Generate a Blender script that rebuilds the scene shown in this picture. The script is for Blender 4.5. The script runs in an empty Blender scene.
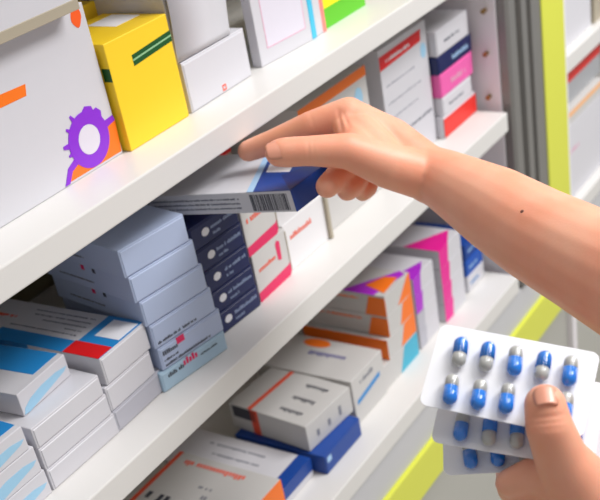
import bpy, bmesh, math, random
from mathutils import Vector, Matrix
random.seed(7)
S = bpy.context.scene
COL = S.collection
R = math.radians

# ------------------------------------------------------------------ materials
def mat(name, rgb, rough=0.5, metal=0.0, noise=0.0, bump=0.0, scale=60.0, spec=0.5, coat=0.0, sss=0.0, alpha=1.0):
    m = bpy.data.materials.new(name); m.use_nodes = True
    nt = m.node_tree; b = nt.nodes['Principled BSDF']
    b.inputs['Roughness'].default_value = rough
    b.inputs['Metallic'].default_value = metal
    b.inputs['Specular IOR Level'].default_value = spec
    b.inputs['Coat Weight'].default_value = coat
    c = (*rgb, 1)
    b.inputs['Base Color'].default_value = c
    if noise or bump:
        tc = nt.nodes.new('ShaderNodeTexCoord')
        n = nt.nodes.new('ShaderNodeTexNoise'); n.inputs['Scale'].default_value = scale; n.inputs['Detail'].default_value = 5
        nt.links.new(tc.outputs['Object'], n.inputs['Vector'])
        if noise:
            mx = nt.nodes.new('ShaderNodeMix'); mx.data_type = 'RGBA'
            mx.inputs[6].default_value = (*[v*(1-noise) for v in rgb], 1)
            mx.inputs[7].default_value = (*[min(1, v*(1+noise)) for v in rgb], 1)
            nt.links.new(n.outputs['Fac'], mx.inputs[0]); nt.links.new(mx.outputs[2], b.inputs['Base Color'])
        if bump:
            bp = nt.nodes.new('ShaderNodeBump'); bp.inputs['Strength'].default_value = bump; bp.inputs['Distance'].default_value = 0.001
            nt.links.new(n.outputs['Fac'], bp.inputs['Height']); nt.links.new(bp.outputs['Normal'], b.inputs['Normal'])
    if sss:
        b.inputs['Subsurface Weight'].default_value = sss
        b.inputs['Subsurface Radius'].default_value = (0.012, 0.004, 0.002)
        b.inputs['Subsurface Scale'].default_value = 0.4
    return m
def srgb(r, g, b):
    f = lambda c: (c/255/12.92) if c/255 <= 0.04045 else ((c/255+0.055)/1.055)**2.4
    return (f(r), f(g), f(b))
M = {}
def paper(n, r, g, b, rough=0.42): M[n] = mat(n, srgb(r, g, b), rough, noise=0.015, bump=0.03, scale=90)
paper('white_card', 213, 212, 218); paper('cool_card', 182, 196, 226); paper('pale_blue_card', 172, 200, 220)
paper('lilac_card', 186, 186, 196); paper('yellow_card', 252, 212, 40); paper('green_card', 96, 196, 30)
paper('lemon_card', 250, 236, 10); paper('navy_card', 8, 26, 84); paper('blue_card', 22, 84, 180)
paper('royal_card', 14, 66, 150); paper('orange_card', 250, 126, 24); paper('pink_card', 240, 100, 176)
paper('red_card', 232, 44, 34); paper('tan_card', 176, 166, 146); paper('warm_card', 204, 202, 200)
paper('bright_card', 236, 234, 236); paper('back_shade_card', 128, 122, 110); paper('cyan_card', 70, 196, 232); paper('salmon_card', 250, 140, 130); paper('shade_grey_card', 170, 172, 176)
def ink(n, r, g, b): M[n] = mat(n, srgb(r, g, b), 0.4, noise=0.02, scale=200)
ink('black_ink', 58, 60, 72); ink('grey_ink', 128, 130, 142); ink('red_ink', 226, 26, 30); ink('orange_ink', 255, 122, 22)
ink('dot_orange_ink', 255, 98, 30); ink('purple_ink', 142, 46, 214); ink('light_purple_ink', 176, 110, 226); ink('green_ink', 14, 84, 34); ink('pale_green_ink', 150, 200, 150)
ink('sky_ink', 36, 136, 206); ink('pale_sky_ink', 160, 206, 234); ink('white_ink', 240, 240, 246); ink('pink_ink', 226, 30, 96)
ink('faint_pink_ink', 232, 176, 200); ink('magenta_ink', 236, 20, 150); ink('violet_ink', 178, 40, 206); ink('navy_ink', 20, 48, 116)
ink('teal_ink', 60, 180, 210); ink('coral_ink', 240, 90, 60); ink('indigo_ink', 70, 66, 140); ink('ice_ink', 170, 206, 240)
ink('peach_ink', 246, 186, 130); ink('steel_ink', 150, 166, 200); ink('lavender_ink', 226, 222, 234)
M['shelf_white'] = mat('shelf_white', srgb(222, 220, 217), 0.35, noise=0.01, bump=0.02, scale=30)
M['panel_white'] = mat('panel_white', srgb(242, 237, 242), 0.5, noise=0.01, scale=20)
M['back_board'] = mat('back_board', srgb(136, 126, 100), 0.6, noise=0.02, scale=12)
M['grey_metal'] = mat('grey_metal', srgb(136, 134, 131), 0.4, metal=0.35, noise=0.03, scale=40)
M['dark_groove'] = mat('dark_groove', srgb(104, 104, 106), 0.5, noise=0.03, scale=40)
M['lime'] = mat('lime', srgb(218, 222, 76), 0.4, noise=0.015, scale=40)
M['plinth'] = mat('plinth', srgb(178, 177, 170), 0.5, noise=0.02, scale=15)
M['fascia'] = mat('fascia', srgb(198, 198, 202), 0.45, noise=0.02, scale=25)
M['floor'] = mat('floor', srgb(206, 202, 192), 0.3, noise=0.05, scale=6)
M['brass'] = mat('brass', srgb(150, 118, 70), 0.4, metal=0.7, noise=0.03)
M['foil'] = mat('foil', srgb(248, 248, 252), 0.3, noise=0.01, bump=0.02, scale=220, spec=0.5)
M['cap_blue'] = mat('cap_blue', srgb(8, 128, 230), 0.18, noise=0.02, scale=300, coat=0.5)
M['cap_grey'] = mat('cap_grey', srgb(192, 192, 186), 0.22, noise=0.02, scale=300, coat=0.4)

def skin_mat():
    m = mat('skin', srgb(232, 178, 146), 0.46, sss=0.25)
    nt = m.node_tree; b = nt.nodes['Principled BSDF']
    tc = nt.nodes.new('ShaderNodeTexCoord')
    n1 = nt.nodes.new('ShaderNodeTexNoise'); n1.inputs['Scale'].default_value = 28; n1.inputs['Detail'].default_value = 4
    n2 = nt.nodes.new('ShaderNodeTexNoise'); n2.inputs['Scale'].default_value = 700; n2.inputs['Detail'].default_value = 3
    rp = nt.nodes.new('ShaderNodeValToRGB')
    rp.color_ramp.elements[0].position = 0.3; rp.color_ramp.elements[0].color = (*srgb(246, 165, 133), 1)
    rp.color_ramp.elements[1].position = 0.7; rp.color_ramp.elements[1].color = (*srgb(251, 186, 156), 1)
    bp = nt.nodes.new('ShaderNodeBump'); bp.inputs['Strength'].default_value = 0.12; bp.inputs['Distance'].default_value = 0.0006
    for n in (n1, n2): nt.links.new(tc.outputs['Object'], n.inputs['Vector'])
    nt.links.new(n1.outputs['Fac'], rp.inputs['Fac']); nt.links.new(rp.outputs['Color'], b.inputs['Base Color'])
    nt.links.new(n2.outputs['Fac'], bp.inputs['Height']); nt.links.new(bp.outputs['Normal'], b.inputs['Normal'])
    return m
M['skin'] = skin_mat()
M['nail'] = mat('nail', srgb(230, 160, 134), 0.32, noise=0.02, scale=150, coat=0.1)
def film_mat():
    m = bpy.data.materials.new('clear_film'); m.use_nodes = True; nt = m.node_tree; nt.nodes.clear()
    o = nt.nodes.new('ShaderNodeOutputMaterial'); t = nt.nodes.new('ShaderNodeBsdfTransparent'); g = nt.nodes.new('ShaderNodeBsdfGlossy')
    mx = nt.nodes.new('ShaderNodeMixShader')
    t.inputs['Color'].default_value = (0.97, 0.97, 0.98, 1); g.inputs['Roughness'].default_value = 0.12
    mx.inputs[0].default_value = 0.07; nt.links.new(t.outputs[0], mx.inputs[1]); nt.links.new(g.outputs[0], mx.inputs[2]); nt.links.new(mx.outputs[0], o.inputs[0])
    return m
M['film'] = film_mat()

# ------------------------------------------------------------------ helpers
def link(name, bm, mats, parent=None, smooth=False):
    me = bpy.data.meshes.new(name); bm.to_mesh(me); bm.free()
    for k in (mats if isinstance(mats, list) else [mats]): me.materials.append(M[k])
    if smooth:
        for p in me.polygons: p.use_smooth = True
    o = bpy.data.objects.new(name, me); COL.objects.link(o)
    if parent: o.parent = parent
    return o
def empty(name, loc, rz=0):
    o = bpy.data.objects.new(name, None); COL.objects.link(o); o.location = loc; o.rotation_euler = (0, 0, rz); o.empty_display_size = 0.02
    return o
def tag(o, label=None, cat=None, group=None, kind=None):
    if label: o['label'] = label
    if cat: o['category'] = cat
    if group: o['group'] = group
    if kind: o['kind'] = kind
    return o
def box_bm(x0, x1, y0, y1, z0, z1, bev=0.0, seg=2, bm=None):
    b = bmesh.new()
    bmesh.ops.create_cube(b, size=1)
    for v in b.verts: v.co = Vector((x0+(v.co.x+.5)*(x1-x0), y0+(v.co.y+.5)*(y1-y0), z0+(v.co.z+.5)*(z1-z0)))
    if bev: bmesh.ops.bevel(b, geom=b.edges[:], offset=bev, segments=seg, profile=0.5, affect='EDGES')
    if bm is None: return b
    me = bpy.data.meshes.new('t'); b.to_mesh(me); b.free(); bm.from_mesh(me); bpy.data.meshes.remove(me)
    return bm
def add_slab(bm, pts, nrm, t=0.00016):
    """a thin printed layer: the polygon pts raised by t along nrm"""
    lo = [bm.verts.new(p) for p in pts]; hi = [bm.verts.new(Vector(p)+nrm*t) for p in pts]
    n = len(pts)
    try:
        bm.faces.new(hi)
        for i in range(n): bm.faces.new((lo[i], lo[(i+1) % n], hi[(i+1) % n], hi[i]))
    except ValueError: pass

class Carton:
    """printed folding carton; local origin at the middle of the front bottom edge, x along the front, y into the shelf"""
    def __init__(s, name, label, group, w, dep, h, loc, yaw, card, bev=0.0006, cat='medicine box', flap=True, kids=None):
        s.w, s.d, s.h = w, dep, h
        s.o = empty(name, loc, R(yaw)); tag(s.o, label, cat, group)
        s.card = card
        s.body = link('carton', box_bm(-w/2, w/2, 0, dep, 0, h, bev), card, s.o)
        if flap: s.flap(card)
    def pt(s, f, u, v):
        w, d, h = s.w, s.d, s.h
        if f == 'F': return Vector((-w/2+u*w, -0.00055 if s.hasflap else -0.00002, v*h))
        if f == 'T': return Vector((-w/2+u*w, v*d, h+0.00002))
        if f == 'L': return Vector((-w/2-0.00002, u*d, v*h))
    hasflap = False
    def flap(s, card):
        w, h = s.w, s.h
        b = box_bm(-w/2+0.0012, w/2-0.0012, -0.0005, 0.0008, 0.0008, h-0.0016, 0.0003, 1)
        link('end_flap', b, card, s.o); s.hasflap = True
    def nrm(s, f): return {'F': Vector((0, -1, 0)), 'T': Vector((0, 0, 1)), 'L': Vector((-1, 0, 0))}[f]
    def polys(s, name, f, plist, ink, t=0.00016):
        bm = bmesh.new()
        for pl in plist:
            pts = [s.pt(f, u, v) for u, v in pl]
            add_slab(bm, pts, s.nrm(f), t)
        bmesh.ops.recalc_face_normals(bm, faces=bm.faces[:])
        return link(name, bm, ink, s.o)
    def rect(s, name, f, u0, v0, u1, v1, ink, t=0.00016):
        return s.polys(name, f, [[(u0, v0), (u1, v0), (u1, v1), (u0, v1)]], ink, t)
    def frame(s, name, f, u0, v0, u1, v1, tu, tv, ink):
        q = lambda a, b, c, d: [(a, b), (c, b), (c, d), (a, d)]
        return s.polys(name, f, [q(u0, v0, u1, v0+tv), q(u0, v1-tv, u1, v1), q(u0, v0+tv, u0+tu, v1-tv), q(u1-tu, v0+tv, u1, v1-tv)], ink)
    def text(s, name, f, lines, ink, axis='u', t=0.0002, gap=0.13):
        """rows of small unreadable letter strokes; each line (u0, v0, length, height)"""
        pl = []
        for (u0, v0, L, H) in lines:
            du, dv = {'F': (s.w, s.h), 'T': (s.w, s.d), 'L': (s.d, s.h)}[f]
            run = 0; a, b = (du, dv) if axis == 'u' else (dv, du)
            adv = H*b*0.5/a
            while run < L:
                if random.random() < gap: run += adv*0.9; continue
                hh = H*(0.9 if random.random() < 0.3 else 0.62)
                x0, x1 = run, run+adv*0.66
                if axis == 'u': pl.append([(u0+x0, v0), (u0+x1, v0), (u0+x1, v0+hh), (u0+x0, v0+hh)])
                else: pl.append([(u0, v0+x0), (u0, v0+x1), (u0-hh, v0+x1), (u0-hh, v0+x0)])
                run += adv
        return s.polys(name, f, pl, ink, t)
    def ellipse(s, name, f, u, v, ru, rv, ink, n=28, t=0.0002):
        return s.polys(name, f, [[(u+ru*math.cos(2*math.pi*i/n), v+rv*math.sin(2*math.pi*i/n)) for i in range(n)]], ink, t)
def C(name, label, x0, x1, y, z0, z1, dep, card, yaw=0, group=None, **k):
    c = Carton(name, label, group, (x1-x0)/math.cos(R(yaw)), dep, z1-z0-0.0002, ((x0+x1)/2, y+math.tan(R(yaw))*(x1-x0)/2, z0+0.0001), yaw, card, **k)
    return c

# ------------------------------------------------------------------ setting
Z1, Z2, Z3 = 1.0124, 0.845, 0.65015
fl = link('floor', box_bm(-1.6, 3.2, -2.2, 0.6, -0.05, 0.0), 'floor'); tag(fl, kind='structure')
wb = link('wall_back', box_bm(-1.6, 3.2, 0.5, 0.55, 0, 2.6), 'panel_white'); tag(wb, kind='structure')

def unit(label, x0, x1, shelves, left_panel, xe):
    u = empty('shelving_unit', ((x0+x1)/2, 0.12, 0)); tag(u, label, 'shelving')
    inv = Vector((-(x0+x1)/2, -0.12, 0))
    def part(name, bm, m, par=u):
        for v in bm.verts: v.co += inv
        return link(name, bm, m, par)
    for (zt, th) in shelves:
        part('shelf_board', box_bm(x0, x1-0.010, 0, 0.239, zt-th, zt, 0.0012), 'shelf_white')
    part('back_panel', box_bm(x0, x1, 0.24, 0.248, 0.12, 1.6), 'back_board')
    if left_panel: part('side_panel', box_bm(x0-0.012, x0-0.0002, 0.0, 0.248, 0.12, 1.6, 0.001), 'panel_white')
    pan = part('side_panel', box_bm(x1+0.0002, x1+0.005, 0.0105, 0.248, 0.12, 1.6, 0.001), 'panel_white')
    part('fascia_strip', box_bm(x0, xe, 0.003, 0.02, 0.5856, 0.6262), 'fascia')
    part('lime_trim', box_bm(x0, xe, -0.002, 0.016, 0.5378, 0.5854, 0.0008), 'lime')
    part('plinth', box_bm(x0, xe, 0.008, 0.03, 0.0, 0.5376), 'plinth')
    return u, part, pan
shs = [(1.185, 0.0195), (Z1, 0.0191), (Z2, 0.0207), (Z3, 0.0203)]
u1, part1, pan1 = unit('long white shelving unit with three loaded shelves at arm height', -0.35, 0.988, shs, True, 1.1365)
for (px, py, pz) in ((0.9880, 0.0213, 0.9475), (0.9880, 0.0227, 0.9036), (0.9880, 0.0231, 0.8576)):
    bm = bmesh.new(); bmesh.ops.create_cone(bm, cap_ends=True, segments=14, radius1=0.0026, radius2=0.002, depth=0.006, matrix=Matrix.Translation((0.9852, py, pz)) @ Matrix.Rotation(R(90), 4, 'Y'))
    part1('shelf_pin', bm, 'brass')
# grey upright post with grooves, then the lime edge strip
up = empty('upright_post', (1.064, 0.02, 0.63)); tag(up, 'tall grooved grey upright with a lime green edge at the shelf end', 'post')
bm = bmesh.new()
prof = [(0.994, 0.05), (0.994, 0.0095), (0.9895, 0.0095), (0.9895, 0.001), (0.993, -0.002), (1.008, -0.002), (1.011, 0.008), (1.018, 0.008), (1.021, -0.003), (1.034, -0.003), (1.037, 0.009), (1.045, 0.009), (1.048, -0.002), (1.0728, -0.002), (1.0728, 0.05)]
lo = [bm.verts.new((x-1.064, y-0.02, 0)) for x, y in prof]; hi = [bm.verts.new((x-1.064, y-0.02, 1.12)) for x, y in prof]
n = len(prof); bm.faces.new(hi); bm.faces.new(lo[::-1])
for i in range(n): bm.faces.new((lo[i], lo[(i+1) % n], hi[(i+1) % n], hi[i]))
bmesh.ops.recalc_face_normals(bm, faces=bm.faces[:])
link('grooved_profile', bm, 'grey_metal', up)
link('lime_edge', box_bm(0.0091, 0.0722, -0.0235, 0.03, 0, 1.12, 0.0008), 'lime', up)
u2, part2, pan2 = unit('next white shelving unit beyond the lime green post', 1.149, 2.2, shs[1:], True, 2.2)

# ------------------------------------------------------------------ SHELF ONE (upper)
a = C('medicine_box', 'large white box with a purple ring emblem and orange corner', 0.296, 0.4707, 0.0395, Z1, 1.1105, 0.075, 'white_card', flap=False)
aw, ah = 0.1747, 0.098
fx = lambda x: (x-0.296)/aw
fz = lambda z: (z-Z1)/ah
PX = lambda L: [(fx(x), fz(z)) for x, z in L]
a.polys('orange_corner', 'F', [PX([(0.4713, 1.0355), (0.4697, 1.0142), (0.4203, 1.0143), (0.4239, 1.0197), (0.4295, 1.0233), (0.4421, 1.0266), (0.4565, 1.0340)])], 'orange_ink')
ctr = (0.4454, 1.0323)
def ring(ro, ri, n=44, cx=ctr[0], cz=ctr[1]):
    out = []
    for i in range(n):
        t0, t1 = 2*math.pi*i/n, 2*math.pi*(i+1)/n
        out.append([(fx(cx+r*math.cos(t)), fz(cz+r*math.sin(t))) for r, t in ((ri, t0), (ro, t0), (ro, t1), (ri, t1))])
    return out
spk = []
for dg, ln, wd in ((118, .0215, 7), (142, .0205, 6), (172, .0225, 8), (190, .0200, 6), (72, .0205, 26), (45, .0205, 22)):
    t = R(dg); w = R(wd)
    spk.append([(fx(ctr[0]+rr*math.cos(tt)), fz(ctr[1]+rr*math.sin(tt))) for rr, tt in ((0.016, t-w), (ln, t-w*0.3), (ln, t+w*0.3), (0.016, t+w))])
bandp = [PX([(0.4619, 1.0379), (0.4701, 1.0387), (0.4710, 1.0350), (0.4620, 1.0332)])]
a.polys('emblem_ring', 'F', ring(0.0178, 0.0094), 'purple_ink', 0.0004)
a.polys('emblem_spikes', 'F', spk+bandp, 'purple_ink', 0.0003)
a.polys('emblem_arc', 'F', [PX([(0.4158, 1.0133), (0.4201, 1.0134), (0.4248, 1.0196), (0.4219, 1.0226)]), PX([(0.4219, 1.0226), (0.4248, 1.0196), (0.4319, 1.0223), (0.4309, 1.0267)])], 'purple_ink', 0.00035)
a.polys('emblem_centre', 'F', [[(fx(ctr[0]+0.0093*math.cos(2*math.pi*i/36)), fz(ctr[1]+0.0093*math.sin(2*math.pi*i/36))) for i in range(36)]], 'lavender_ink', 0.00045)
a.polys('orange_bar', 'F', [[(fx(0.37), fz(1.0756)), (fx(0.408), fz(1.0748)), (fx(0.4098), fz(1.0812)), (fx(0.37), fz(1.083))]], 'orange_ink')
dp = [(fx(0.4626+0.0042*math.cos(t)*(1+0.12*math.cos(2*t-1))), fz(1.1035+0.0058*math.sin(t)*(1+0.1*math.sin(3*t)))) for t in [2*math.pi*i/24 for i in range(24)]]
a.polys('orange_dot', 'F', [dp], 'dot_orange_ink')
b = C('medicine_box', 'plain white box lying on top of the purple emblem box', 0.296, 0.4555, 0.027, 1.1107, 1.152, 0.085, 'white_card', flap=False)
link('tan_edge', box_bm(-b.w/2-0.0002, b.w/2+0.0002, -0.0004, 0.006, -0.0001, 0.0062, 0.0004), 'tan_card', b.o)  # tan strip along the lower front edge of the upper box

c = C('medicine_box', 'bright yellow box with a dark green stripe on its front', 0.4735, 0.5362, 0.0345, Z1, 1.0832, 0.056, 'yellow_card', flap=False)
c.polys('green_stripe', 'F', [[(0.355, 0.70), (1.0, 0.745), (1.0, 0.845), (0.355, 0.80)]], 'green_ink')
c.polys('pale_line', 'F', [[(0.355, 0.745), (1.0, 0.79), (1.0, 0.805), (0.355, 0.76)]], 'pale_green_ink', 0.0003)
c.polys('green_side_stripe', 'L', [[(0, 0.66), (0.12, 0.66), (0.12, 0.78), (0, 0.78)]], 'green_ink')
c.rect('white_sticker', 'T', 0.55, 0.35, 0.95, 0.8, 'white_ink')
C('medicine_box', 'second yellow box standing right behind the green striped one', 0.4735, 0.5374, 0.0965, Z1, 1.0915, 0.045, 'yellow_card', flap=False)

d = C('medicine_box', 'low white box with a small red mark, beside the yellow box', 0.5405, 0.6168, 0.0352, Z1, 1.0480, 0.07, 'white_card', yaw=1.5)
d.frame('red_mark', 'F', 0.50, 0.05, 0.56, 0.17, 0.012, 0.03, 'coral_ink')
e = C('medicine_box', 'white box with a bulging front flap stacked on the low white box', 0.5382, 0.6010, 0.0362, 1.0482, 1.102, 0.065, 'white_card', yaw=0.8, flap=False)
bm = bmesh.new(); g = []
for i in range(13):
    t = i/12; z = 0.0005+t*0.0525; yy = -0.0006-0.003*math.sin(t*math.pi*0.62)**1.6
    xl = -e.w/2+0.0002+0.0*t
    g.append([bm.verts.new((x, yy*(1 if 0 else 1), z)) for x in (xl, e.w/2-0.0004)])
for i in range(12): bm.faces.new((g[i][0], g[i][1], g[i+1][1], g[i+1][0]))
fo = link('end_flap', bm, 'white_card', e.o, True); sm = fo.modifiers.new('s', 'SOLIDIFY'); sm.thickness = 0.0005
f = C('medicine_box', 'box in painted back shade, deep on the upper shelf behind the low white box', 0.588, 0.632, 0.113, Z1, 1.045, 0.05, 'back_shade_card', flap=False)  # dark card colour stands for the shade at the back of the shelf
C('medicine_box', 'white box on the shade coloured box, behind the low white box', 0.588, 0.630, 0.113, 1.0452, 1.09, 0.05, 'white_card', flap=False)
h = C('medicine_box', 'upright white box with a thin pink frame printed on its front', 0.6328, 0.6975, 0.0387, Z1, 1.1, 0.009, 'white_card', yaw=-4.6, flap=False)
h.frame('pink_frame', 'F', 0.15, 0.13, 0.9, 0.93, 0.012, 0.008, 'faint_pink_ink')
h.rect('frame_field', 'F', 0.162, 0.138, 0.888, 0.922, 'lavender_ink', 0.0001)
C('medicine_box', 'slim cyan box standing on edge beside the pink framed box', 0.6985, 0.7052, 0.034, Z1, 1.098, 0.05, 'cyan_card', flap=False)
k = C('medicine_box', 'slim white box with a salmon edge next to the slim cyan box', 0.7056, 0.7205, 0.0345, Z1, 1.096, 0.05, 'white_card', flap=False)
k.rect('salmon_edge', 'F', 0.66, 0.0, 1.0, 1.0, 'salmon_card')
g = C('medicine_box', 'lemon yellow box with a wide green band, rightmost on the upper shelf', 0.7225, 0.789, 0.0374, Z1, 1.066, 0.05, 'lemon_card', flap=False)
g.rect('green_band', 'F', 0.0, 0.0, 1.0, 0.295, 'green_card', 0.0003)
g.rect('green_side_band', 'L', 0.0, 0.0, 1.0, 0.295, 'green_card', 0.0003)

# ------------------------------------------------------------------ SHELF TWO (middle)
GW = 'plain white boxes in the front left stack'
lab = ['bottom plain white box of the front left stack', 'middle plain white box of the front left stack', 'top plain white box of the front left stack']
for i, (x0, x1, z0, z1) in enumerate([(0.3240, 0.3885, Z2, 0.8615), (0.3238, 0.3872, 0.8617, 0.8782), (0.3236, 0.3860, 0.8784, 0.8942)]):
    C('medicine_box', lab[i], x0, x1, 0.0292, z0, z1, 0.105, 'white_card', group=GW)
def leafbox(label, x0, x1, y, z0, z1, dep, yaw=0):
    c = C('medicine_box', label, x0, x1, y, z0, z1, dep, 'white_card', yaw=yaw, group='white boxes with a pale blue leaf', flap=False)
    leaf = [(0.02, 0.05), (0.06, 0.28), (0.20, 0.48), (0.45, 0.60), (0.75, 0.61), (0.97, 0.50), (0.90, 0.37), (0.65, 0.25), (0.35, 0.11), (0.12, 0.01)]
    c.polys('blue_leaf', 'F', [leaf], 'pale_sky_ink')
    c.rect('blue_panel', 'T', 0.46, 0.05, 0.985, 0.98, 'sky_ink')
    return c
leafbox('blue topped white leaf box lying on the front left white stack', 0.3322, 0.3795, 0.0430, 0.8944, 0.9110, 0.1, 5)
for i, (x0, x1, z0, z1) in enumerate([(0.274, 0.3222, Z2, 0.8640), (0.273, 0.3208, 0.8642, 0.8834), (0.270, 0.3180, 0.8836, 0.9010)]):
    leafbox(['lowest leaf box of the stack at the left photo edge', 'middle leaf box of the stack at the left photo edge', 'upper leaf box of the stack at the left photo edge'][i], x0, x1, 0.0288, z0, z1, 0.1)
C('medicine_box', 'lilac grey box at the bottom under the red and blue box', 0.3885, 0.4428, 0.0295, Z2, 0.8622, 0.13, 'lilac_card', yaw=2)
C('medicine_box', 'plain white box between lilac grey box and red and blue box', 0.3880, 0.4365, 0.0295, 0.8624, 0.8815, 0.135, 'white_card', yaw=2)
i1 = C('medicine_box', 'white box with blue panels, a red square and text on top', 0.3912, 0.4392, 0.0295, 0.8817, 0.9030, 0.155, 'white_card', yaw=2)
i1.rect('blue_panel', 'T', 0.0, 0.002, 1.0, 0.20, 'sky_ink')
i1.rect('blue_side_panel', 'T', 0.0, 0.20, 0.29, 0.66, 'sky_ink')
i1.rect('red_square', 'T', 0.0, 0.004, 0.30, 0.21, 'red_ink', 0.0004)
i1.rect('white_square', 'T', 0.48, 0.012, 0.92, 0.15, 'white_ink', 0.0004)
i1.text('text_print', 'T', [(0.42+0.11*j, 0.24, L, 0.035) for j, L in enumerate((0.40, 0.10, 0.26, 0.34, 0.36))], 'grey_ink', axis='v')
i1.text('red_print', 'T', [(0.62, 0.66, 0.15, 0.07)], 'coral_ink', axis='v')
i1.rect('blue_side_mark', 'L', 0.42, 0.6, 0.66, 1.0, 'sky_ink')
i1.rect('red_side_mark', 'L', 0.67, 0.55, 0.85, 1.0, 'red_ink')

GJ = 'bluish grey boxes in the tall stack'
js = [(0.4374, 0.5010, 0.0284, -8.9, Z2, 0.8612, 'pale_blue_card'), (0.4412, 0.5015, 0.0278, -8.9, 0.8614, 0.8798, 'cool_card'), (0.4400, 0.4985, 0.0280, -8.9, 0.88, 0.8994, 'cool_card'),
      (0.4376, 0.4962, 0.0284, -8.9, 0.8996, 0.9198, 'cool_card'), (0.4346, 0.4935, 0.0288, -9, 0.92, 0.9402, 'cool_card'), (0.4324, 0.4907, 0.0292, -9, 0.9404, 0.9612, 'cool_card')]
jl = ['pale blue box with red and black print, bottom of the tall grey stack', 'bluish grey box with a red mark, second from the stack bottom', 'bluish grey box with a single text line, third from the stack bottom',
      'plain bluish grey box, third from the top of the tall stack', 'plain bluish grey box, second from the top of the tall stack', 'topmost bluish grey box of the tall stack under the shelf']
for j, (x0, x1, y, yw, z0, z1, m) in enumerate(js):
    c = C('medicine_box', jl[j], x0, x1, y, z0, z1, 0.1, m, yaw=yw, group=GJ)
    if j == 0:
        c.text('text_print', 'F', [(0.05, 0.60, 0.28, 0.22), (0.60, 0.60, 0.25, 0.1)], 'black_ink'); c.text('red_print', 'F', [(0.34, 0.66, 0.2, 0.36)], 'pink_ink')
    if j == 1:
        c.text('text_print', 'F', [(0.05, 0.60, 0.24, 0.2), (0.05, 0.34, 0.22, 0.10), (0.05, 0.12, 0.72, 0.12)], 'black_ink'); c.rect('red_print', 'F', 0.28, 0.70, 0.40, 0.98, 'pink_ink')
    if j == 2: c.text('text_print', 'F', [(0.05, 0.14, 0.62, 0.12)], 'black_ink')
    if j in (3, 4, 5):
        c.rect('red_dot', 'L', 0.49, 0.74, 0.525, 0.93, 'pink_ink'); c.rect('black_dot', 'L', 0.37, 0.74, 0.40, 0.90, 'black_ink'); c.text('text_print', 'L', [(0.42, 0.30, 0.4, 0.08)], 'grey_ink')
GK = 'navy boxes with white print'
kl = ['lowest navy box of the navy stack', 'navy box second from the bottom of the navy stack', 'navy box in the middle of the navy stack', 'navy box second from the top of the navy stack', 'topmost navy box, just under the carton the hand holds']
for j in range(5):
    z0 = Z2+j*0.0188
    dx = -0.0006*j
    c = C('medicine_box', kl[j], 0.5090+dx, 0.5630+dx*1.6, 0.0345, z0, z0+0.0187, 0.055, 'navy_card', yaw=-4, group=GK)
    c.ellipse('oval_logo', 'F', 0.30, 0.52, 0.075, 0.17, 'white_ink')
    c.text('white_print', 'F', [(0.42, 0.50, 0.50, 0.17), (0.44, 0.22, 0.18, 0.13)], 'steel_ink')
def round_carton(c, r):
    """re-cut the front right top corner of a carton into a rounded lug"""
    pass
for j, (x0, x1, z0, z1, lb) in enumerate([(0.5662, 0.6150, Z2, 0.8866, 'white and pink box with a short pink bar, beside the navy stack'), (0.5640, 0.6080, 0.8868, 0.9262, 'white and pink box with red text, upper one beside the navy stack')]):
    c = C('medicine_box', lb, x0, x1, 0.0325, z0, z1, 0.07, 'warm_card', yaw=2, flap=False)
    c.polys('pink_band', 'F', [[(0.0, 0.0), (0.94, 0.0), (1.0, 0.08), (1.0, 0.30), (0.95, 0.24), (0.0, 0.2)]], 'pink_ink')
    c.text('red_print', 'F', [(0.12, 0.58 if j == 0 else 0.66, 0.5, 0.1 if j == 0 else 0.15)], 'coral_ink')
    if j == 0: c.polys('pink_bar', 'F', [[(0.68, 0.50), (0.78, 0.46), (0.80, 0.84), (0.72, 0.9), (0.67, 0.84)]], 'pink_ink')
    link('tan_edge', box_bm(c.w/2-0.0006, c.w/2+0.0006, -0.0006, 0.0012, 0.004, c.h-0.003, 0.0005), 'tan_card', c.o)
m1 = C('medicine_box', 'white box with faint red print behind the held carton', 0.6160, 0.680, 0.0365, Z2, 0.8875, 0.07, 'bright_card', flap=False)
m1.text('red_print', 'F', [(0.12, 0.62, 0.5, 0.12)], 'coral_ink')
link('tan_edge', box_bm(m1.w/2-0.0028, m1.w/2+0.0012, -0.0030, 0.004, 0.0, m1.h-0.001, 0.0006), 'tan_card', m1.o)
n0 = C('medicine_box', 'shadowed white box with a dark red stripe under the upper shelf', 0.592, 0.655, 0.105, Z2, 0.955, 0.06, 'tan_card', flap=False)  # white box; the tan card puts the under-shelf shade into its colour
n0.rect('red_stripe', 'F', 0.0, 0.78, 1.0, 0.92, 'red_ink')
nb = C('medicine_box', 'tall white box with an orange top edge behind the wrist', 0.670, 0.780, 0.041, Z2, 0.9635, 0.08, 'warm_card', flap=False)
nb.rect('orange_stripe', 'F', 0.0, 0.925, 1.0, 1.0, 'orange_ink'); nb.ellipse('blue_spot', 'F', 0.85, 0.80, 0.06, 0.075, 'pale_sky_ink')
o = C('medicine_box', 'tall white box with a red band across its front top', 0.8065, 0.8985, 0.042, Z2, 0.966, 0.11, 'white_card', flap=False)
o.polys('red_band', 'F', [[(0.0, 0.845), (0.86, 0.865), (0.88, 0.955), (0.0, 0.95)]], 'red_ink')
o.text('red_band_print', 'F', [(0.12, 0.885, 0.5, 0.03)], 'white_ink', t=0.0004)
o.ellipse('blue_spot', 'F', 0.9, 0.78, 0.06, 0.06, 'pale_sky_ink')
o.text('text_print', 'F', [(0.08, 0.7, 0.6, 0.018), (0.08, 0.56, 0.7, 0.018), (0.08, 0.44, 0.6, 0.018)], 'lilac_card'); o.text('dark_print', 'F', [(0.3, 0.27, 0.65, 0.028)], 'grey_ink')
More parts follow.
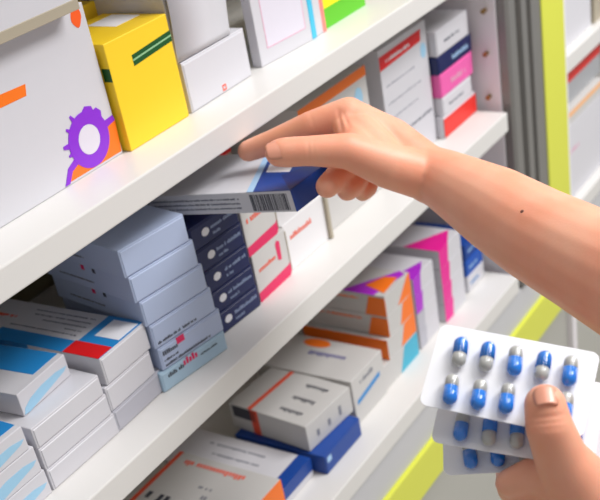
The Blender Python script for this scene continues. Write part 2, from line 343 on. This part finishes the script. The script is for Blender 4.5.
ps = [(0.9005, 0.975, Z2, 0.8675, 'white_card', 'red', 'white box with a red front at the bottom of the end stack'), (0.9025, 0.969, 0.8677, 0.8865, 'white_card', None, 'small white box between the red and pink boxes of the end stack'),
      (0.902, 0.9755, 0.8867, 0.9100, 'pink_card', None, 'pink box in the middle of the end stack'), (0.9005, 0.977, 0.9102, 0.9278, 'navy_card', None, 'dark navy box in the end stack above the pink one'),
      (0.9015, 0.9725, 0.9280, 0.9525, 'white_card', None, 'white box crowning the end stack above the navy one')]
for x0, x1, z0, z1, m, kx, lb in ps:
    c = C('medicine_box', lb, x0, x1, 0.034, z0, z1, 0.08, m, group='boxes in the stack against the end panel')
    if kx: c.rect('red_front', 'F', 0.0, 0.05, 1.0, 0.9, 'red_card', 0.0004)
    elif m == 'white_card': c.text('text_print', 'F', [(0.2, 0.4, 0.5, 0.14)], 'grey_ink')
    elif m == 'navy_card': c.text('white_print', 'F', [(0.4, 0.35, 0.45, 0.3)], 'ice_ink')
    elif m == 'pink_card': c.text('white_print', 'F', [(0.3, 0.35, 0.45, 0.25)], 'faint_pink_ink')

# ------------------------------------------------------------------ SHELF THREE (lower)
q = C('medicine_box', 'white box with orange ends and orange lettering on top', 0.452, 0.535, 0.027, Z3, 0.690, 0.11, 'warm_card', flap=False)
q.rect('orange_back_end', 'T', 0.0, 0.96, 1.0, 1.0, 'coral_ink'); q.rect('orange_front', 'F', 0, 0.0, 1, 1.0, 'orange_ink')
q.text('orange_print', 'T', [(0.90, 0.22, 0.66, 0.085)], 'coral_ink', axis='v')
q.text('text_print', 'T', [(0.60, 0.44, 0.12, 0.06), (0.48, 0.42, 0.08, 0.08), (0.3, 0.2, 0.5, 0.05)], 'grey_ink', axis='v')
q.text('black_print', 'T', [(0.34, 0.7, 0.2, 0.16)], 'black_ink', axis='v')
r1 = C('medicine_box', 'white box with a blue front beneath the big printed white box', 0.5375, 0.5885, 0.034, Z3, 0.6705, 0.13, 'white_card', flap=False)
r1.rect('blue_front', 'F', 0.0, 0.35, 1.0, 1.0, 'royal_card'); r1.rect('blue_edge', 'T', 0.0, 0.0, 1.0, 0.1, 'royal_card'); r1.text('text_print', 'T', [(0.75, 0.3, 0.5, 0.07), (0.5, 0.3, 0.4, 0.07)], 'grey_ink', axis='v')
r2 = C('medicine_box', 'deep blue box with a bright front under the big white box', 0.5935, 0.6565, 0.0225, Z3, 0.6705, 0.1, 'royal_card')
r2.rect('light_mark', 'F', 0.05, 0.55, 0.16, 0.85, 'ice_ink')
s = C('medicine_box', 'big white box with three rows of black print on top', 0.5955, 0.6635, 0.0385, 0.6707, 0.6985, 0.092, 'warm_card', yaw=-5, flap=False)
s.text('black_print', 'T', [(0.24, 0.16, 0.26, 0.085), (0.52, 0.16, 0.26, 0.085), (0.82, 0.16, 0.26, 0.085)], 'black_ink', axis='v', gap=0)
s.rect('orange_line', 'T', 0.0, 0.70, 1.0, 0.75, 'coral_ink'); s.rect('orange_side_line', 'L', 0.62, 0.0, 0.72, 1.0, 'coral_ink'); s.rect('black_side_mark', 'L', 0.66, 0.5, 0.96, 0.95, 'black_ink')
s.text('text_print', 'F', [(0.2, 0.3, 0.08, 0.4), (0.45, 0.3, 0.08, 0.4), (0.7, 0.3, 0.08, 0.4)], 'grey_ink')
t = C('medicine_box', 'white box with a purple bar on top and a blue dash in front', 0.6675, 0.726, 0.033, Z3, 0.7005, 0.11, 'warm_card', flap=False)
t.text('purple_bar', 'T', [(0.62, 0.24, 0.36, 0.12)], 'indigo_ink', axis='v', gap=0); t.ellipse('orange_spot', 'T', 0.85, 0.62, 0.12, 0.14, 'orange_ink')
t.polys('blue_dash', 'F', [[(0.1, 0.40), (0.85, 0.52), (0.85, 0.62), (0.1, 0.50)]], 'sky_ink'); t.text('text_print', 'F', [(0.25, 0.78, 0.4, 0.1)], 'grey_ink')
us = [(Z3, 0.6776, 'lowest box'), (0.6778, 0.7006, 'second box from the bottom'), (0.7008, 0.7236, 'third box from the bottom'), (0.7238, 0.7466, 'top box')]
for j, (z0, z1, nm) in enumerate(us):
    x_ = (0.728, 0.742, 0.7485, 0.7485)[j]
    c = C('medicine_box', nm+' of the orange and purple patterned stack', x_, 0.799, 0.035, z0, z1, 0.1, 'warm_card', group='orange and purple patterned boxes', flap=False)
    if j == 1: c.rect('orange_side', 'L', 0.0, 0.0, 1.0, 1.0, 'orange_ink')
    c.polys('orange_patch', 'F', [[(0.45, 0.0), (1.0, 0.0), (1.0, 1.0), (0.62 if j < 3 else 0.9, 0.95)]], 'orange_ink' if j else 'teal_ink')
    c.polys('orange_patch', 'L', [[(0.0, 0.0), (0.24, 0.0), (0.18, 0.9), (0.0, 0.9)]], 'orange_ink', 0.0005); c.text('text_print', 'L', [(0.3, 0.7, 0.5, 0.14)], 'orange_ink')
    if j == 3: c.polys('purple_patch', 'T', [[(0.0, 0.12), (0.9, 0.02), (1.0, 0.1), (0.5, 0.3), (0.0, 0.5)]], 'violet_ink'); c.polys('orange_top_patch', 'T', [[(0.12, 0.04), (0.75, 0.06), (0.7, 0.2), (0.3, 0.3)]], 'orange_ink', 0.0004)
for j in range(4):
    z0 = Z3+j*0.021
    c = C('medicine_box', ['lowest', 'second lowest', 'second highest', 'highest'][j]+' white box with a violet stripe, next to the orange patterned stack', 0.806, 0.850, 0.036, z0, z0+0.0208, 0.09, 'white_card', group='violet striped boxes', flap=False)
    c.polys('violet_stripe', 'F', [[(0.0, 0.0), (0.32, 0.0), (0.38, 1.0), (0.0, 1.0)]], 'violet_ink' if j > 1 else 'lilac_card')
    if j == 3: c.polys('violet_top', 'T', [[(0.0, 0.0), (0.42, 0.0), (0.85, 0.1), (0.0, 0.25)]], 'violet_ink')
for j in range(4):
    z0 = Z3+j*0.0218
    c = C('medicine_box', ['bottom', 'lower middle', 'upper middle', 'topmost'][j]+' white box with a magenta stripe beneath the forearm', 0.8615, 0.9115, 0.034, z0, z0+0.0216, 0.1, 'white_card', group='magenta striped boxes', flap=False)
    c.polys('magenta_stripe', 'F', [[(0.0, 0.0), (0.36, 0.0), (0.42, 1.0), (0.0, 1.0)]], 'magenta_ink')
    if j == 3: c.polys('magenta_top', 'T', [[(0.0, 0.0), (0.42, 0.0), (0.95, 0.12), (0.0, 0.42)]], 'magenta_ink')
for j in range(3):
    z0 = Z3+j*0.02
    c = C('medicine_box', ['lower', 'middle', 'upper'][j]+' blue box far along the lowest shelf', 0.926, 0.9685, 0.038, z0, z0+0.0198, 0.08, ['white_card', 'blue_card', 'royal_card'][j], group='blue boxes at the far end of the lowest shelf')
    c.text('white_print', 'F', [(0.15, 0.4, 0.5, 0.2)], 'ice_ink' if j else 'sky_ink')

# ------------------------------------------------------------------ next unit beyond the post
v = C('medicine_box', 'large white box with faint pink print beyond the lime post', 1.152, 1.30, 0.012, Z3, 0.748, 0.1, 'white_card', flap=False)
v.text('pink_print', 'F', [(0.08, 0.62, 0.3, 0.08)], 'faint_pink_ink')
v2 = C('medicine_box', 'flat white box with an orange edge on the large white box', 1.152, 1.30, 0.012, 0.7482, 0.766, 0.09, 'warm_card', flap=False)
v2.rect('orange_edge', 'F', 0.0, 0.55, 1.0, 0.9, 'peach_ink')
v3 = C('medicine_box', 'white box with a red top band beyond the lime post', 1.19, 1.32, 0.022, 0.7662, 0.8135, 0.08, 'shade_grey_card', flap=False)  # white box; its grey card paints in the shadow below the shelf
v3.rect('red_band', 'F', 0.0, 0.55, 1.0, 1.0, 'red_card'); v3.rect('red_top', 'T', 0.0, 0.0, 1.0, 0.8, 'red_card')
C('medicine_box', 'tall white box on the middle shelf of the next unit', 1.153, 1.262, 0.012, Z2, 0.94, 0.1, 'white_card', flap=False)
C('medicine_box', 'small brown box at the top right corner of the photo', 1.268, 1.34, 0.01, Z2, 0.90, 0.08, 'tan_card', flap=False)

# ------------------------------------------------------------------ carton held in the hand
HL, HW, HT = 0.140, 0.074, 0.0150
held = Carton('medicine_box', 'white carton with a navy end, pinched in the hand over the shelf', None, HW, HL, HT, (0, 0, 0), 0, 'white_card', flap=False)
hx = Vector((math.cos(R(-2)), math.sin(R(-2)), 0)); hp = R(8.6)
hy = Vector((-math.sin(R(-2))*math.cos(hp), math.cos(R(-2))*math.cos(hp), -math.sin(hp))); hz = hx.cross(hy)
Acorner = Vector((0.5031, -0.0648, 0.9809))
org = Acorner+hx*(HW/2)-hz*HT
mw = Matrix((( hx.x, hy.x, hz.x, org.x), (hx.y, hy.y, hz.y, org.y), (hx.z, hy.z, hz.z, org.z), (0, 0, 0, 1)))
held.o.matrix_world = mw
held.polys('navy_end', 'T', [[(0, 0), (1, 0), (1, 0.506), (0, 0.224)]], 'royal_card', 0.0003)
held.rect('navy_front', 'F', 0.0, 0.0, 1.0, 1.0, 'royal_card', 0.0003)
held.polys('light_blue_stripe', 'T', [[(0, 0.224), (1, 0.506), (1, 0.545), (0, 0.266)]], 'ice_ink', 0.0002)
held.polys('facet_print', 'T', [[(0.0, 0.0), (0.75, 0.0), (0.35, 0.19)]], 'navy_ink', 0.0004)
held.polys('white_patch', 'T', [[(0.42, 0.165), (0.60, 0.21), (0.64, 0.38), (0.44, 0.322)]], 'white_ink', 0.0004)
bars = []; uu = 0.03
while uu < 0.26:
    w_ = random.choice([0.003, 0.005, 0.008]); bars.append([(uu, 0.1), (uu+w_, 0.1), (uu+w_, 0.88), (uu, 0.88)]); uu += w_+random.choice([0.003, 0.004, 0.006])
held.polys('barcode', 'L', bars, 'black_ink')
held.text('text_print', 'L', [(0.33, 0.66, 0.6, 0.1), (0.33, 0.44, 0.62, 0.1), (0.33, 0.22, 0.58, 0.1)], 'grey_ink')

# ------------------------------------------------------------------ person: both forearms and hands
def capsule(bm, p0, p1, r0, r1, seg=20, hs=6):
    p0, p1 = Vector(p0), Vector(p1); d = p1-p0; L = d.length; z = d.normalized()
    q = z.to_track_quat('Z', 'Y').to_matrix()
    rows = []
    for i in range(hs+1):
        a = -math.pi/2+math.pi/2*i/hs; rows.append((r0*math.sin(a), r0*math.cos(a)))
    for i in range(hs+1):
        a = math.pi/2*i/hs; rows.append((L+r1*math.sin(a), r1*math.cos(a)))
    prev = None
    bot = bm.verts.new(p0-z*r0); top = bm.verts.new(p1+z*r1)
    for (h_, r_) in rows[1:-1]:
        cur = [bm.verts.new(p0+q @ Vector((r_*math.cos(2*math.pi*k/seg), r_*math.sin(2*math.pi*k/seg), h_))) for k in range(seg)]
        if prev is None:
            for k in range(seg): bm.faces.new((bot, cur[(k+1) % seg], cur[k]))
        else:
            for k in range(seg): bm.faces.new((prev[k], prev[(k+1) % seg], cur[(k+1) % seg], cur[k]))
        prev = cur
    for k in range(seg): bm.faces.new((prev[k], prev[(k+1) % seg], top))
def chain(bm, pts):
    for (p, r), (p2, r2) in zip(pts, pts[1:]): capsule(bm, p, p2, r, r2)
mm = 0.001
bm = bmesh.new()
# reaching arm: forearm, wrist, metacarpals, five fingers
chain(bm, [((0.4487, -0.3647, 0.9514), 40*mm), ((0.4885, -0.3000, 0.9516), 34*mm), ((0.5121, -0.2528, 0.9538), 30*mm), ((0.5265, -0.2219, 0.9567), 28.5*mm), ((0.5439, -0.1865, 0.9622), 26*mm), ((0.5611, -0.1460, 0.9688), 20*mm), ((0.5653, -0.1290, 0.9717), 18*mm)])
chain(bm, [((0.5654, -0.1313, 0.9733), 16*mm), ((0.5717, -0.1034, 0.9895), 14.5*mm), ((0.5689, -0.0746, 1.0063), 11.5*mm)])
chain(bm, [((0.5712, -0.1292, 0.9677), 16*mm), ((0.5813, -0.0991, 0.9795), 14.5*mm), ((0.5862, -0.0731, 0.9959), 11.5*mm)])
chain(bm, [((0.5747, -0.1269, 0.9630), 15.5*mm), ((0.5876, -0.0982, 0.9695), 13.5*mm), ((0.5939, -0.0726, 0.9797), 11*mm)])
chain(bm, [((0.5750, -0.1264, 0.9600), 15*mm), ((0.5888, -0.0979, 0.9601), 13*mm), ((0.5974, -0.0731, 0.9648), 10.5*mm)])
# index along the far side of the carton
chain(bm, [((0.5689, -0.0746, 1.0063), 12*mm), ((0.5571, -0.0518, 1.0019), 10.3*mm), ((0.5500, -0.0250, 0.9924), 8.8*mm), ((0.5454, -0.0028, 0.9853), 7.6*mm)])
# thumb on top of the carton
chain(bm, [((0.5591, -0.1322, 0.9719), 16*mm), ((0.5421, -0.1159, 0.9850), 14.5*mm), ((0.5292, -0.0960, 0.9992), 11.5*mm), ((0.5154, -0.0753, 1.0035), 9.6*mm), ((0.5078, -0.0621, 1.0047), 9.6*mm), ((0.5064, -0.0592, 1.0047), 9*mm)])
chain(bm, [((0.5444, -0.1147, 0.9853), 14*mm), ((0.5594, -0.0890, 0.9991), 12.5*mm)])
chain(bm, [((0.5383, -0.0992, 0.9963), 11*mm), ((0.5593, -0.0787, 1.0013), 10*mm)])
# middle, ring and little fingers curled in front of the carton's end
chain(bm, [((0.5848, -0.0735, 0.9936), 11*mm), ((0.5600, -0.0785, 0.9798), 9.2*mm), ((0.5326, -0.0803, 0.9770), 8.4*mm), ((0.5190, -0.0827, 0.9781), 7.8*mm)])
chain(bm, [((0.5915, -0.0752, 0.9779), 10.5*mm), ((0.5671, -0.0790, 0.9695), 8.6*mm), ((0.5472, -0.0840, 0.9657), 7.4*mm), ((0.5373, -0.0851, 0.9671), 7.2*mm)])
chain(bm, [((0.5976, -0.0764, 0.9657), 10*mm), ((0.5827, -0.0763, 0.9579), 7.6*mm), ((0.5654, -0.0833, 0.9555), 6.4*mm), ((0.5549, -0.0853, 0.9572), 6*mm)])
# hand with the blister packs: thumb in front, the rest behind
chain(bm, [((0.3633, -0.3725, 0.8444), 34*mm), ((0.3661, -0.3384, 0.8809), 27*mm), ((0.3631, -0.3187, 0.9019), 22*mm), ((0.3595, -0.3089, 0.9201), 17*mm), ((0.3549, -0.3014, 0.9403), 12.2*mm), ((0.3537, -0.2970, 0.9582), 10.7*mm), ((0.3577, -0.2939, 0.9662), 9.6*mm)])
chain(bm, [((0.3710, -0.3321, 0.8839), 26*mm), ((0.3614, -0.2970, 0.9057), 16*mm), ((0.3608, -0.2768, 0.9112), 10*mm)])
chain(bm, [((0.3603, -0.3054, 0.9244), 14*mm), ((0.3563, -0.2860, 0.9249), 8.5*mm), ((0.3537, -0.2752, 0.9188), 7*mm)])
chain(bm, [((0.3750, -0.3118, 0.9086), 17*mm), ((0.3630, -0.2893, 0.9151), 10*mm), ((0.3621, -0.2745, 0.9094), 9.5*mm), ((0.3867, -0.2611, 0.8972), 8.5*mm), ((0.3980, -0.2637, 0.9090), 7.5*mm), ((0.4047, -0.2677, 0.9213), 7*mm)])
chain(bm, [((0.3894, -0.3263, 0.8658), 22*mm), ((0.3940, -0.2887, 0.8797), 11*mm), ((0.3970, -0.2693, 0.8835), 9.5*mm), ((0.4077, -0.2722, 0.8943), 8.5*mm), ((0.4128, -0.2753, 0.9110), 7.2*mm)])
chain(bm, [((0.4045, -0.3215, 0.8613), 20*mm), ((0.4144, -0.2971, 0.8693), 10.5*mm), ((0.4121, -0.2809, 0.8820), 9*mm), ((0.4185, -0.2845, 0.8962), 7.2*mm)])
chain(bm, [((0.4173, -0.3227, 0.8577), 18*mm), ((0.4278, -0.3061, 0.8682), 9.5*mm), ((0.4227, -0.2945, 0.8824), 8*mm), ((0.4251, -0.2971, 0.8980), 6.6*mm)])
me = bpy.data.meshes.new('person'); bm.to_mesh(me); bm.free()
po = bpy.data.objects.new('person', me); COL.objects.link(po)
rm = po.modifiers.new('r', 'REMESH'); rm.mode = 'VOXEL'; rm.voxel_size = 0.0011
sm = po.modifiers.new('s', 'SMOOTH'); sm.factor = 0.5; sm.iterations = 26
dg = bpy.context.evaluated_depsgraph_get()
nm = bpy.data.meshes.new_from_object(po.evaluated_get(dg))
po.modifiers.clear(); po.data = nm; nm.name = 'person'
import numpy as np
nv = len(nm.vertices); VC = np.empty(nv*3); nm.vertices.foreach_get('co', VC); VC = VC.reshape(-1, 3); VN = np.empty(nv*3); nm.vertices.foreach_get('normal', VN); VN = VN.reshape(-1, 3)
def crease(c_, ax, reach, depth, sig):
    ax = np.array(Vector(ax).normalized()); q = VC-np.array(c_); rr = np.linalg.norm(q, axis=1)
    VC[:] -= VN*(depth*np.exp(-(q @ ax/sig)**2)*np.clip(1-(rr/reach)**2, 0, 1))[:, None]
for c_, ax, rc, dp, sg in [((0.3482, -0.2995, 0.9676), Vector((0.3513, -0.2979, 0.9579))-Vector((0.3564, -0.2949, 0.9673)), 0.011, 0.0007, 0.0010), ((0.3470, -0.3002, 0.9654), Vector((0.3513, -0.2979, 0.9579))-Vector((0.3564, -0.2949, 0.9673)), 0.011, 0.0006, 0.0010), ((0.3457, -0.3008, 0.9632), Vector((0.3513, -0.2979, 0.9579))-Vector((0.3564, -0.2949, 0.9673)), 0.009, 0.0004, 0.0010),
        ((0.5096, -0.0806, 1.0116), Vector((0.5221, -0.0874, 1.0022))-Vector((0.5085, -0.0664, 1.0051)), 0.011, 0.0003, 0.0011), ((0.5112, -0.0832, 1.0112), Vector((0.5221, -0.0874, 1.0022))-Vector((0.5085, -0.0664, 1.0051)), 0.010, 0.0002, 0.0011),
        ((0.5506, -0.0790, 1.0089), Vector((0.5634, -0.0800, 1.0053))-Vector((0.5549, -0.0682, 1.0059)), 0.014, 0.0010, 0.0014), ((0.5523, -0.0830, 1.0071), Vector((0.5647, -0.0822, 1.0049))-Vector((0.5559, -0.0718, 1.0037)), 0.013, 0.0009, 0.0012), ((0.5520, -0.0559, 1.0105), Vector((0.5559, -0.0678, 1.0076))-Vector((0.5381, -0.0470, 1.0051)), 0.010, 0.0002, 0.0011)]:
    crease(c_, ax, rc, dp, sg)
nm.vertices.foreach_set('co', VC.ravel()); nm.update()
nm.materials.clear(); nm.materials.append(M['skin'])
for p in nm.polygons: p.use_smooth = True
tag(po, 'person reaching in with bare forearm, pinching a carton, other hand holding capsule packs', 'person')

def nail(ctr_, tip_dir, up_dir, ln, wd, name='thumbnail'):
    """a curved nail plate: ln along tip_dir, domed across"""
    loc, nr, _, _ = bvh.find_nearest(Vector(ctr_)); ctr_ = loc-nr*0.0003
    t = Vector(tip_dir).normalized(); u = nr*0.7+Vector(up_dir).normalized()*0.3; u = (u-t*u.dot(t)).normalized(); s_ = t.cross(u)
    bm = bmesh.new(); N = 10; K = 8; g = []
    for i in range(N+1):
        a = i/N; row = []
        hw = wd/2*(0.86+0.14*math.sin(math.pi*min(1, a*1.0))) * (1.0 if a < 0.8 else math.sqrt(max(0.0, 1-((a-0.8)/0.24)**2)))
        for k in range(K+1):
            b_ = -1+2*k/K
            row.append(bm.verts.new(Vector(ctr_)+t*(a-0.5)*ln+s_*hw*b_+u*(0.0009-0.0026*(b_*hw/(wd/2))**2-0.0012*max(0, a-0.5)**2)))
        g.append(row)
    for i in range(N):
        for k in range(K): bm.faces.new((g[i][k], g[i][k+1], g[i+1][k+1], g[i+1][k]))
    o_ = link(name, bm, 'nail', po, True); m_ = o_.modifiers.new('s', 'SOLIDIFY'); m_.thickness = 0.0006
    return o_
from mathutils.bvhtree import BVHTree
bvh = BVHTree.FromPolygons([v.co.copy() for v in nm.vertices], [tuple(p.vertices) for p in nm.polygons])
def mole(p, rad):
    loc, nr, _, _ = bvh.find_nearest(Vector(p)); bm_ = bmesh.new()
    bmesh.ops.create_uvsphere(bm_, u_segments=12, v_segments=8, radius=rad, matrix=Matrix.Translation(loc) @ nr.to_track_quat('Z', 'Y').to_matrix().to_4x4() @ Matrix.Diagonal((1, 1, 0.35, 1)))
    tag(link('mole', bm_, 'brown_mole', po, True), 'small dark mole on the forearm')
M['brown_mole'] = mat('brown_mole', srgb(110, 64, 48), 0.5, noise=0.05)
mole((0.5061, -0.2186, 0.9868), 0.0011)
nail((0.5000, -0.0625, 1.0104), (-0.6469, 0.8617, 0.0093), (-0.6081, -0.4617, 1.0265), 0.0135, 0.0125)
nail((0.3540, -0.2963, 0.9758), (0.7053, 0.4014, 0.3446), (-0.6757, -0.5130, 0.8295), 0.0095, 0.0112)

# ------------------------------------------------------------------ blister packs
def rounded_plate(w, h, r, t, n=6):
    bm = bmesh.new(); pts = []
    for cx, cy, a0 in ((w/2-r, h/2-r, 0), (-w/2+r, h/2-r, 90), (-w/2+r, -h/2+r, 180), (w/2-r, -h/2+r, 270)):
        for i in range(n+1):
            a = R(a0+90*i/n); pts.append((cx+r*math.cos(a), cy+r*math.sin(a)))
    lo = [bm.verts.new((x, y, 0)) for x, y in pts]; hi = [bm.verts.new((x, y, t)) for x, y in pts]
    bm.faces.new(hi); bm.faces.new(lo[::-1]); k = len(pts)
    for i in range(k): bm.faces.new((lo[i], lo[(i+1) % k], hi[(i+1) % k], hi[i]))
    return bm
def pill_bm(r, y0, y1, both=False, seg=18, hs=6, extra=0.0):
    """half capsule: rounded end at y1, open flat end at y0 (rounded at both ends when both)"""
    bm = bmesh.new(); rows = []; sgn = 1 if y1 > y0 else -1
    if both:
        for i in range(1, hs+1):
            a = -math.pi/2+math.pi/2*i/hs; rows.append((y0+sgn*(r+r*math.sin(a)), r*math.cos(a)))
    else: rows.append((y0, r))
    for i in range(hs):
        a = math.pi/2*i/hs; rows.append((y1-sgn*(r-r*math.sin(a)), r*math.cos(a)))
    prev = None
    tip = bm.verts.new((0, y1, 0)); st = bm.verts.new((0, y0, 0))
    for (y, rr) in rows:
        cur = [bm.verts.new((rr*math.cos(2*math.pi*k/seg), y, rr*math.sin(2*math.pi*k/seg))) for k in range(seg)]
        if prev: 
            for k in range(seg): bm.faces.new((prev[k], prev[(k+1) % seg], cur[(k+1) % seg], cur[k]))
        else:
            for k in range(seg): bm.faces.new((st, cur[k], cur[(k+1) % seg]))
        prev = cur
    for k in range(seg): bm.faces.new((prev[k], prev[(k+1) % seg], tip))
    bmesh.ops.recalc_face_normals(bm, faces=bm.faces[:])
    return bm
PW, PH = 0.0760, 0.0440
SPOTS, TILT = [[(-0.0251, 0.0071), (-0.0122, 0.0074), (0.0009, 0.0079), (0.0139, 0.0081), (0.0263, 0.0082)], [(-0.0246, -0.0129), (-0.0114, -0.0126), (0.0014, -0.0117), (0.0147, -0.0113), (0.0277, -0.0104)]], 4.9
CR, CLN = 0.0035, 0.0153
plate_me = cap_me = None
def pack(label, org, ex, ey, pattern):
    ez = ex.cross(ey).normalized(); ex = ex.normalized(); ey = ez.cross(ex)
    root = empty('blister_pack', (0, 0, 0)); tag(root, label, 'blister pack', 'blister packs held in the hand')
    root.matrix_world = Matrix(((ex.x, ey.x, ez.x, org.x), (ex.y, ey.y, ez.y, org.y), (ex.z, ey.z, ez.z, org.z), (0, 0, 0, 1)))
    link('foil_sheet', rounded_plate(PW, PH, 0.004, 0.0005), 'foil', root)
    for row in (0, 1):
        for i, (x_, yc) in enumerate(SPOTS[row]):
            cols = pattern[row][i]
            dy = 0
            body = link('capsule', pill_bm(CR*0.95, 0, (-1 if cols == 'B' else 1)*CLN/2), 'cap_grey', root)
            body.location = (x_, yc+dy, 0.0005+CR); body.rotation_euler = (0, 0, R(random.uniform(-3, 3)+TILT))
            cp = link('capsule_cap', pill_bm(CR, (-0.0012 if cols == 'B' else 0.0012), (1 if cols == 'B' else -1)*CLN/2), 'cap_blue', body)
            tag(cp, 'blue capsule half')
            bub = bmesh.new(); tmp = pill_bm(CR+0.0007, -CLN/2-0.0010, CLN/2+0.0010, True, 20, 7); me_ = bpy.data.meshes.new('t'); tmp.to_mesh(me_); tmp.free(); bub.from_mesh(me_); bpy.data.meshes.remove(me_)
            bmesh.ops.bisect_plane(bub, geom=bub.verts[:]+bub.edges[:]+bub.faces[:], plane_co=(0, 0, -CR+0.0001), plane_no=(0, 0, 1), clear_inner=True)
            b_ = link('clear_bubble', bub, 'film', root, True); b_.location = (x_, yc, 0.0005+CR); b_.rotation_euler = (0, 0, R(TILT))
            for ob in (body, cp):
                for p in ob.data.polygons: p.use_smooth = True
    return root
pack('front blister pack of blue and grey capsules under the thumb', Vector((0.3740, -0.2698, 0.9641)), Vector((0.1540, -0.6991, -0.1219)), Vector((0.3967, 0.0421, 0.2071)), ('BBGBG', 'GGGBG'))
pack('middle blister pack of the held three, half hidden behind the front one', Vector((0.3745, -0.2728, 0.9449)), Vector((0.1831, -0.6994, -0.1039)), Vector((0.3891, 0.0343, 0.2086)), ('BGBGB', 'GBBGB'))
pack('rearmost and lowest blister pack of the held three', Vector((0.3786, -0.2716, 0.9324)), Vector((0.2842, -0.6920, 0.0322)), Vector((0.3611, 0.0873, 0.2244)), ('GBGBG', 'GGBGG'))

# ------------------------------------------------------------------ light
def area(name, loc, rot, sx, sy, watts, col=(1, 1, 1)):
    l = bpy.data.lights.new(name, 'AREA'); l.shape = 'RECTANGLE'; l.size = sx; l.size_y = sy; l.energy = watts; l.color = col
    o = bpy.data.objects.new(name, l); COL.objects.link(o); o.location = loc; o.rotation_euler = rot; return o
area('ceiling_light', (1.35, -1.15, 2.3), (R(34), R(14), 0), 1.2, 0.5, 36, (1.0, 0.985, 0.975))
area('ceiling_light', (1.0, -0.55, 2.5), (R(14), 0, 0), 1.6, 0.4, 9, (1.0, 0.985, 0.975))
w = bpy.data.worlds.new('store'); S.world = w; w.use_nodes = True
bg = w.node_tree.nodes['Background']; bg.inputs['Color'].default_value = (0.98, 0.985, 1.0, 1); bg.inputs['Strength'].default_value = 0.3

# ------------------------------------------------------------------ camera
cam = bpy.data.cameras.new('camera'); co = bpy.data.objects.new('camera', cam); COL.objects.link(co)
rx = Vector((0.51686869, -0.84174876, -0.15590311)); dn = Vector((-0.52565313, -0.16832727, -0.83387932)); fw = Vector((0.67567414, 0.51295707, -0.52947097))
co.matrix_world = Matrix(((rx.x, -dn.x, -fw.x, 0), (rx.y, -dn.y, -fw.y, -0.45), (rx.z, -dn.z, -fw.z, 1.25), (0, 0, 0, 1)))
cam.sensor_fit = 'HORIZONTAL'; cam.sensor_width = 36; cam.lens = 36*1063.77/600
cam.shift_x = -24.78/600; cam.shift_y = 104.6/600
cam.clip_start = 0.02
cam.dof.use_dof = True; cam.dof.focus_distance = 0.60; cam.dof.aperture_fstop = 14
S.camera = co
S.view_settings.view_transform = 'Standard'; S.view_settings.look = 'None'; S.view_settings.gamma = 1; S.view_settings.exposure = 0.1
S.view_settings.use_curve_mapping = False
